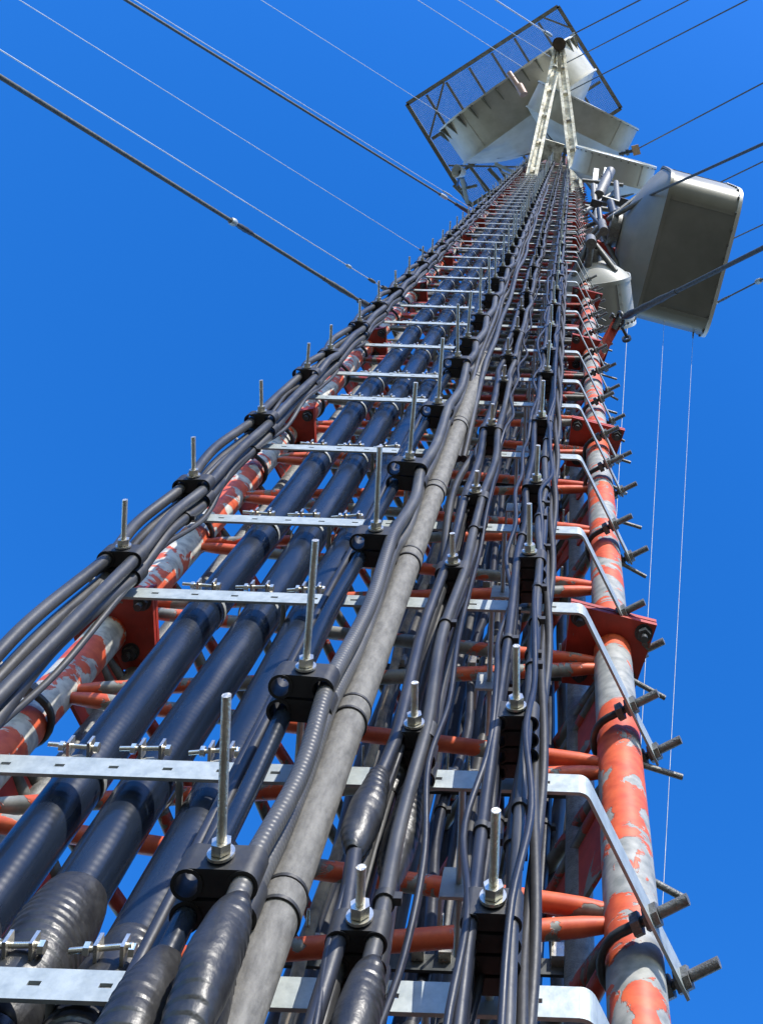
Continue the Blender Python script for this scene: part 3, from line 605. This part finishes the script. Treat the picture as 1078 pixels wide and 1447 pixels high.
# ------------------------------------------------------------------ dishes
def drum_dish(name, label, centre_px, Z, axis, R, L, bowl, m, group, gussets=0, seam=True, mount=None, pw=2.6):
    """axis points out of the open, covered end; centre is the middle of the rear rim"""
    ax = Vector((axis[0], axis[1], 0)).normalized(); c = at(*centre_px, Z); side = Vector((0, 0, 1)).cross(ax)
    root = thing(name, label, 'dish antenna', c, group)
    def sq(mb):          # squarer than a circle, with rounded corners
        for i, v in enumerate(mb.v):
            d = v - c; x = d.dot(side); y = d.z; rr = math.hypot(x, y)
            if rr > R * .3:
                ca, sa = abs(x / rr), abs(y / rr); k = (ca ** pw + sa ** pw) ** (-1 / pw); k = 1 + (k - 1) * min(1, (rr / R - .3) / .5)
                mb.v[i] = c + ax * d.dot(ax) + side * x * k + Vector((0, 0, y * k))
        return mb
    mb = MB(); mb.lathe(c, ax, [(0, R), (L, R)], 96); mb.lathe(c, ax, [(L, R - 0.01), (0, R - 0.01)], 96); obj('shroud', sq(mb), m, root)
    mb = MB(); mb.ring(c + ax * (L + 0.02), ax, R - 0.005, R + R * 0.022, 0.03 + R * 0.012, 96); fr = obj('front_rim', sq(mb), M['white'], root)
    for k in range(36):
        q = math.pi * 2 * (k + .5) / 36; e = Vector((0, 0, 1)) * math.cos(q) + side * math.sin(q); nb = MB()
        if e.z > 0.3: continue
        nb.hexnut(c + ax * (L - 0.01) + e * (R + R * .012), ax, R * .012 + .004, .02); obj('rim_bolt', sq(nb), M['ubolt'], fr)
    mb = MB(); mb.ring(c, ax, R - 0.005, R + R * 0.025, 0.035 + R * 0.008, 96); obj('rear_rim', sq(mb), m, root)
    mb = MB(); prof = [(-bowl * (1 - (k / 12) ** 2), max(R * k / 12, 0.001)) for k in range(12, -1, -1)]
    mb.lathe(c, ax, prof, 72); obj('reflector', sq(mb), m, root)
    mb = MB(); prof = [(L + R * 0.05 * (1 - (k / 6) ** 2), max((R - .01) * k / 6, 0.001)) for k in range(0, 7)]
    mb.lathe(c, ax, prof, 64); obj('radome', sq(mb), M['white'], root)
    if seam:
        for q in (0.62, 2.5, 3.75, 5.2):
            mb = MB()
            e = (Vector((0, 0, 1)) * math.cos(q) + side * math.sin(q)); tn = ax.cross(e)
            mb.box(c + ax * L / 2 + e * (R + 0.004), ax * L / 2, tn * 0.018, e * 0.004)
            for k in range(9):
                p = c + ax * (L * (k + .5) / 9) + e * (R + .006); mb.hexnut(p + tn * 0.01 * (1 if k % 2 else -1), e, .011, .012)
            obj('seam_strip', sq(mb), m, root)
    if gussets:
        for k in range(gussets):
            q = math.pi * 2 * k / gussets + 0.1; e = (Vector((0, 0, 1)) * math.cos(q) + side * math.sin(q)); tn = ax.cross(e) * 0.012
            g = MB(); p = c + ax * L + e * R
            g.prism([p - tn, p - ax * 0.42 - tn, p + e * 0.14 - tn], tn * 2); obj('gusset', sq(g), M['olive'], root)
    mb = MB(); hub = c - ax * (bowl + 0.05)
    mb.ring(hub, ax, 0.02, R * 0.24, 0.12, 32)
    for s in (-1, 1):
        for sz in (-1, 1): mb.tube(c + side * s * R * 0.6 + Vector((0, 0, sz * R * 0.5)) - ax * bowl * .45, hub - ax * 0.10 + side * s * R * .12, 0.03, 8)
    obj('back_frame', mb, M['ubolt'], root)
    if mount is not None:
        mb = MB(); t = mount; pp = hub - ax * 0.14
        mb.tube(pp - Vector((0, 0, R * .6)), pp + Vector((0, 0, R * .6)), 0.055, 14)
        for sz in (-.35, .35): mb.tube(pp + Vector((0, 0, sz * R)), Vector((t.x, t.y, pp.z + sz * R)), 0.035, 10)
        obj('mount', mb, M['ubolt'], root)
    return root
GRP = 'drum dishes on the mast'
# big top left dish under the mesh platform
drum_dish('drum_dish', 'largest white drum dish, ribbed, under the mesh platform at the top left', (749, 165), 33.0, (-33, -46), 2.46, 1.2, 1.0, M['shaded_dish'], GRP, gussets=34, mount=W(-.57, 2.0, 33))
drum_dish('drum_dish', 'upper white drum dish behind the outrigger strut, facing up and right', (814, 184), 30.2, (17, -35), 1.55, 0.76, 0.62, M['shaded_dish'], GRP, mount=W(-.2, 2.0, 30))
drum_dish('drum_dish', 'small white drum dish just below the upper white one', (862, 252), 22.5, (7.5, -28), 0.86, 0.45, 0.35, M['white'], GRP, mount=W(.1, 1.9, 22.5))
drum_dish('drum_dish', 'big grey drum dish standing out on the right of the mast', (917, 338), 13.0, (98, 26), 0.885, 0.80, 0.40, M['grey_dish'], GRP, mount=W(UR, 1.6, 13), pw=6.0)
drum_dish('drum_dish', 'white drum dish half hidden behind the grey one, facing down the picture', (841, 396), 10.6, (6, 50), 0.345, 0.42, 0.20, M['mid_dish'], GRP, mount=W(UR, 1.7, 10.6))
# pipe frame between mast and dishes, right side
def rig(label, name, cat, segs, m, group=None, extra=None):
    p0 = at(*segs[0][0]); root = thing(name, label, cat, p0, group)
    for (a, b, r, nm) in segs:
        mb = MB(); mb.tube(at(*a), at(*b), r, 14); obj(nm, mb, m, root)
    return root
r = rig('thick grey antenna pipe slanting out right below the small white dish', 'mount_frame', 'antenna mount',
    [((862, 242, 20), (846, 276, 18.5), .095, 'pipe'), ((822, 255, 20), (880, 262, 20), .04, 'arm'), ((826, 292, 18), (884, 300, 18), .045, 'arm'), ((838, 262, 19), (843, 325, 17), .05, 'pipe'), ((870, 258, 19), (876, 330, 16), .05, 'pipe'), ((824, 300, 17.5), (872, 268, 19), .035, 'brace')], M['ubolt'])
rig('tangle of dark pipe mounts right of the mast above the grey dish', 'mount_frame', 'antenna mount',
    [((828, 320, 15.5), (880, 300, 15.5), .035, 'arm'), ((828, 338, 15), (884, 318, 15), .03, 'arm'), ((846, 296, 15), (852, 345, 14), .04, 'pipe'), ((862, 286, 16), (872, 322, 15), .06, 'pipe'), ((832, 300, 15.5), (866, 342, 14), .025, 'brace'), ((850, 280, 16.5), (888, 292, 16.5), .05, 'arm')], M['dark_steel'])
for k, (p, q, wd, lb, mm) in enumerate([((842, 240, 21), (838, 275, 20), .10, 'slim white panel antenna nearest the mast under the small dish', 'white'), ((856, 238, 21.5), (852, 262, 20.5), .08, 'slim white panel antenna second from the mast under the small dish', 'galv'), ((872, 330, 15), (868, 306, 16), .10, 'short white panel antenna beside the tangle of dark mounts', 'white')]):
    a, b = at(*p), at(*q); d = (b - a); rt = thing('panel_antenna', lb, 'antenna', a, 'slim panel antennas')
    sd = d.cross(Vector((0, 0, 1))).normalized(); up = sd.cross(d).normalized()
    mb = MB(); mb.box((a + b) / 2, d / 2, sd * wd / 2, up * wd / 3); mb.box((a + b) / 2 + up * wd / 3, d / 2.1, sd * wd / 2.6, up * wd / 6); obj('housing', mb, M[mm], rt)
    mb = MB(); mb.tube((a + b) / 2 - sd * wd, (a + b) / 2 + sd * wd * 1.6, .02, 8); obj('bracket', mb, M['dark_steel'], rt)
# junction boxes with leads
for k, (p, s, lb, mm) in enumerate([((884, 288, 16.5), .10, 'small dark box at the end of the mount above the grey dish', 'dark_steel'), ((858, 312, 15), .09, 'small red box among the dark mounts', 'red'), ((842, 288, 16), .08, 'small dark box close to the right leg under the strut', 'dark_steel'), ((874, 302, 15.5), .07, 'small white box beside the dark mounts', 'white'), ((775, 212, 27), .34, 'cream box between the two outrigger struts', 'cream')]):
    c = at(*p); mb = MB(); mb.box(c, Vector((s, s * .3, 0)), Vector((-s * .2, s * .7, 0)), (0, 0, s * .6)); rt = thing('junction_box', lb, 'box', c, 'small boxes near the top'); obj('body', mb, M[mm], rt)
    mb = MB(); mb.box(c - Vector((0, 0, s * .62)), Vector((s * .85, s * .25, 0)), Vector((-s * .17, s * .6, 0)), (0, 0, s * .02)); obj('lid', mb, M[mm], rt)
    pts = [c + Vector((-.02, s * .6, 0)) + Vector((-.9 * s * q, 1.2 * s * q + .6 * s * math.sin(q * 2), -.5 * s * q)) for q in [j / 3 for j in range(8)]]
    mb = MB(); mb.sweep(pts, .014, 6); obj('lead', mb, M['clamp'], rt)
# white and red beams behind the dishes
def beam(name, label, a, b, wd, ht, m, cat='beam', group=None, flange=True):
    a, b = at(*a), at(*b); d = (b - a); sd = d.cross(Vector((0, 0, 1))).normalized(); up = sd.cross(d).normalized()
    root = thing(name, label, cat, a, group); root['kind'] = 'thing'
    mb = MB(); c = (a + b) / 2
    mb.box(c, d / 2, sd * wd / 2, up * 0.012)
    if flange:
        for s in (-1, 1): mb.box(c + sd * s * (wd / 2 - .012) + up * (ht / 2 + .012) , d / 2, sd * .012, up * ht / 2)
    obj('web', mb, m, root); return root
beam('steel_beam', 'red channel beam showing left of the grey dish', (830, 342, 14), (884, 366, 14), .14, .12, M['red'])
beam('steel_beam', 'cream channel beam above the half hidden white dish', (832, 376, 12.5), (886, 392, 12.5), .13, .10, M['cream'])
# ice shield: mesh panel standing behind the cream beams
a = thing('mesh_screen', 'white perforated screen between the red beam and the mast', 'screen', at(840, 345, 15.5))
mb = MB()
for k in range(26):
    q = k / 25; mb.tube(at(826 + 50 * q, 318 + 18 * q, 15.5), at(832 + 50 * q, 372 + 18 * q, 15.5), .010, 5)
    mb.tube(at(826 + 6 * q, 318 + 54 * q, 15.53), at(876 + 6 * q, 336 + 54 * q, 15.53), .010, 5)
obj('mesh', mb, M['white'], a)

# ------------------------------------------------------------------ outrigger with rusty head
outr = thing('guy_outrigger', 'pair of cream flaking struts meeting at a round rusty head above the mast front', 'outrigger', W(UB, LV, 23.5))
tip = at(790, 64, 28.0)
def channel(mb, a, b, wd, ht):
    d = (b - a); sd = d.cross(Vector((0, 0, 1))).normalized(); up = sd.cross(d).normalized(); c = (a + b) / 2
    mb.box(c, d / 2, sd * wd * .30, up * 0.012)
    for s in (-1, 1): mb.box(c + sd * s * (wd / 2 - .04), d / 2, sd * 0.035, up * ht / 2)
for (p, hh) in ((at(747, 266, 23.5), .17), (at(817, 282, 23.2), .17)):
    mb = MB(); channel(mb, p, tip + (p - tip).normalized() * .12, .27, hh); st_ = obj('strut', mb, M['cream'], outr)
    for q in (.12, .3, .48, .66, .84):
        b = MB(); c_ = p.lerp(tip, q); d_ = (tip - p).normalized(); s_ = d_.cross(Vector((0, 0, 1))); b.box(c_ - Vector((0, 0, .10)), d_ * .05, s_ * .13, (0, 0, .01)); obj('batten', b, M['cream'], st_)
mb = MB(); mb.tube(tip - Vector((0, 0, .55)), tip + Vector((0, 0, .25)), .155, 28); mb.ring(tip - Vector((0, 0, .5)), (0, 0, 1), .15, .175, .08, 28); mb.tube(tip - Vector((0, 0, .57)), tip - Vector((0, 0, .54)), .03, 12); obj('head', mb, M['rust'], outr)
mb = MB(); channel(mb, at(741, 262, 23.5), at(822, 268, 23.5), .12, .12); obj('cross_beam', mb, M['cream'], outr)
mb = MB(); mb.box(at(790, 92, 27.0), (.05, 0, 0), (0, .22, 0), (0, 0, .06)); obj('web_plate', mb, M['cream'], outr)

# ------------------------------------------------------------------ mesh platform
ZP = 37.0
A, B_, Dn = at(788, 9, ZP), at(877, 153, ZP), at(575, 147, ZP)
ex = (Dn - A); ey = (B_ - A)
plat = thing('mesh_platform', 'rectangular steel frame with wire mesh bays at the very top', 'platform', A)
def pp(s, t, dz=0): return A + ex * s + ey * t + Vector((0, 0, dz))
def bar(s0, t0, s1, t1, wd, ht, nm='beam', dz=0):
    a, b = pp(s0, t0, dz), pp(s1, t1, dz); d = b - a; sd = d.cross(Vector((0, 0, 1))).normalized(); mb = MB(); mb.box((a + b) / 2, d / 2, sd * wd / 2, (0, 0, ht / 2)); obj(nm, mb, M['olive'], plat)
for q in ((0, 0, 1, 0), (0, 1, 1, 1), (0, 0, 0, 1), (1, 0, 1, 1)): bar(*q, .13, .16)
cuts = [0, .14, .30, .45, .60, .75, .88, 1]
for c_ in cuts[1:-1]: bar(c_, 0.025, c_, .975, .08, .10, 'cross_beam', .001)
bar(.02, .36, .98, .36, .10, .12, 'cross_beam', -.12); bar(.02, .72, .98, .72, .10, .12, 'cross_beam', -.12)
bar(.76, .02, .99, .34, .06, .08, 'brace', -.15); bar(.10, .02, .0, .22, .06, .08, 'brace', -.15); bar(.62, .98, .98, .62, .06, .08, 'brace', -.2)
for i in range(len(cuts) - 1):
    mb = MB(); s0, s1 = cuts[i], cuts[i + 1]; Ls = ex.length * (s1 - s0); Lt = ey.length; n1 = int(Ls / .062); n2 = int(Lt / .062)
    for k in range(1, n1): mb.tube(pp(s0 + (s1 - s0) * k / n1, .01, .06), pp(s0 + (s1 - s0) * k / n1, .99, .06), .0085, 4, False)
    for k in range(1, n2): mb.tube(pp(s0, k / n2, .078), pp(s1, k / n2, .078), .0085, 4, False)
    obj('mesh_panel', mb, M['mesh'], plat)
for (s, t) in ((.3, .75), (.75, .9), (.55, .8)):
    mb = MB(); mb.tube(pp(s, t, -.2), W(UB, 2.2, 31), .04, 8); obj('strut', mb, M['olive'], plat)
# lights and bits at the platform's lower corner
fl = thing('floodlight', 'small white lamp hanging at the lower left corner of the mesh platform', 'lamp', at(650, 243, 31))
c = at(650, 243, 31); mb = MB(); mb.lathe(c, (-.6, -.2, -.7), [(-.16, .05), (-.12, .13), (0.1, .19), (.16, .2)], 20); obj('housing', mb, M['white'], fl)
mb = MB(); mb.tube(c, at(658, 262, 33.6), .05, 8); mb.tube(c, at(646, 262, 33.6), .03, 8); obj('arm', mb, M['dark_steel'], fl)
rig('cluster of dark pipes at the lower corner of the mesh platform', 'mount_frame', 'antenna mount', [((652, 250, 32), (660, 286, 33), .07, 'pipe'), ((664, 236, 31), (700, 282, 31), .05, 'pipe'), ((650, 268, 32.5), (674, 262, 32.5), .05, 'arm'), ((690, 238, 31), (712, 262, 31), .06, 'pipe'), ((640, 262, 33), (668, 290, 33), .04, 'arm'), ((700, 232, 30), (740, 250, 29), .05, 'arm')], M['olive'])
rig('short pink pipe crossing the rim of the largest dish', 'stub_pipe', 'pipe', [((719, 103, 29.8), (738, 131, 29.4), .08, 'pipe'), ((733, 121, 29.5), (740, 134, 29.3), .115, 'collar')], M['pink'])
ins = thing('wire_insulator', 'small tan insulator block right of the upper white drum dish', 'insulator', at(895, 211, 24))
mb = MB(); c = at(898, 212, 24); mb.box(c, (.08, -.02, 0), (.03, .11, 0), (0, 0, .06)); obj('block', mb, M['tan'], ins)
mb = MB(); mb.tube(at(874, 218, 24), c, .04, 8); mb.hexnut(at(886, 215, 24), (1, -.2, 0), .08, .07); mb.hexnut(at(879, 217, 24), (1, -.2, 0), .06, .05); obj('clevis', mb, M['dark_steel'], ins)
beam('steel_beam', 'cream cross beam on the mast between the outrigger struts', (745, 236, 26.5), (812, 240, 26.5), .16, .12, M['cream'])

# ------------------------------------------------------------------ ground (below the camera)
g = MB(); g.add([(-400, -400, GZ), (400, -400, GZ), (400, 400, GZ), (-400, 400, GZ)], [(0, 1, 2, 3)])
gr = obj('ground', g, M['ground']); gr['kind'] = 'structure'
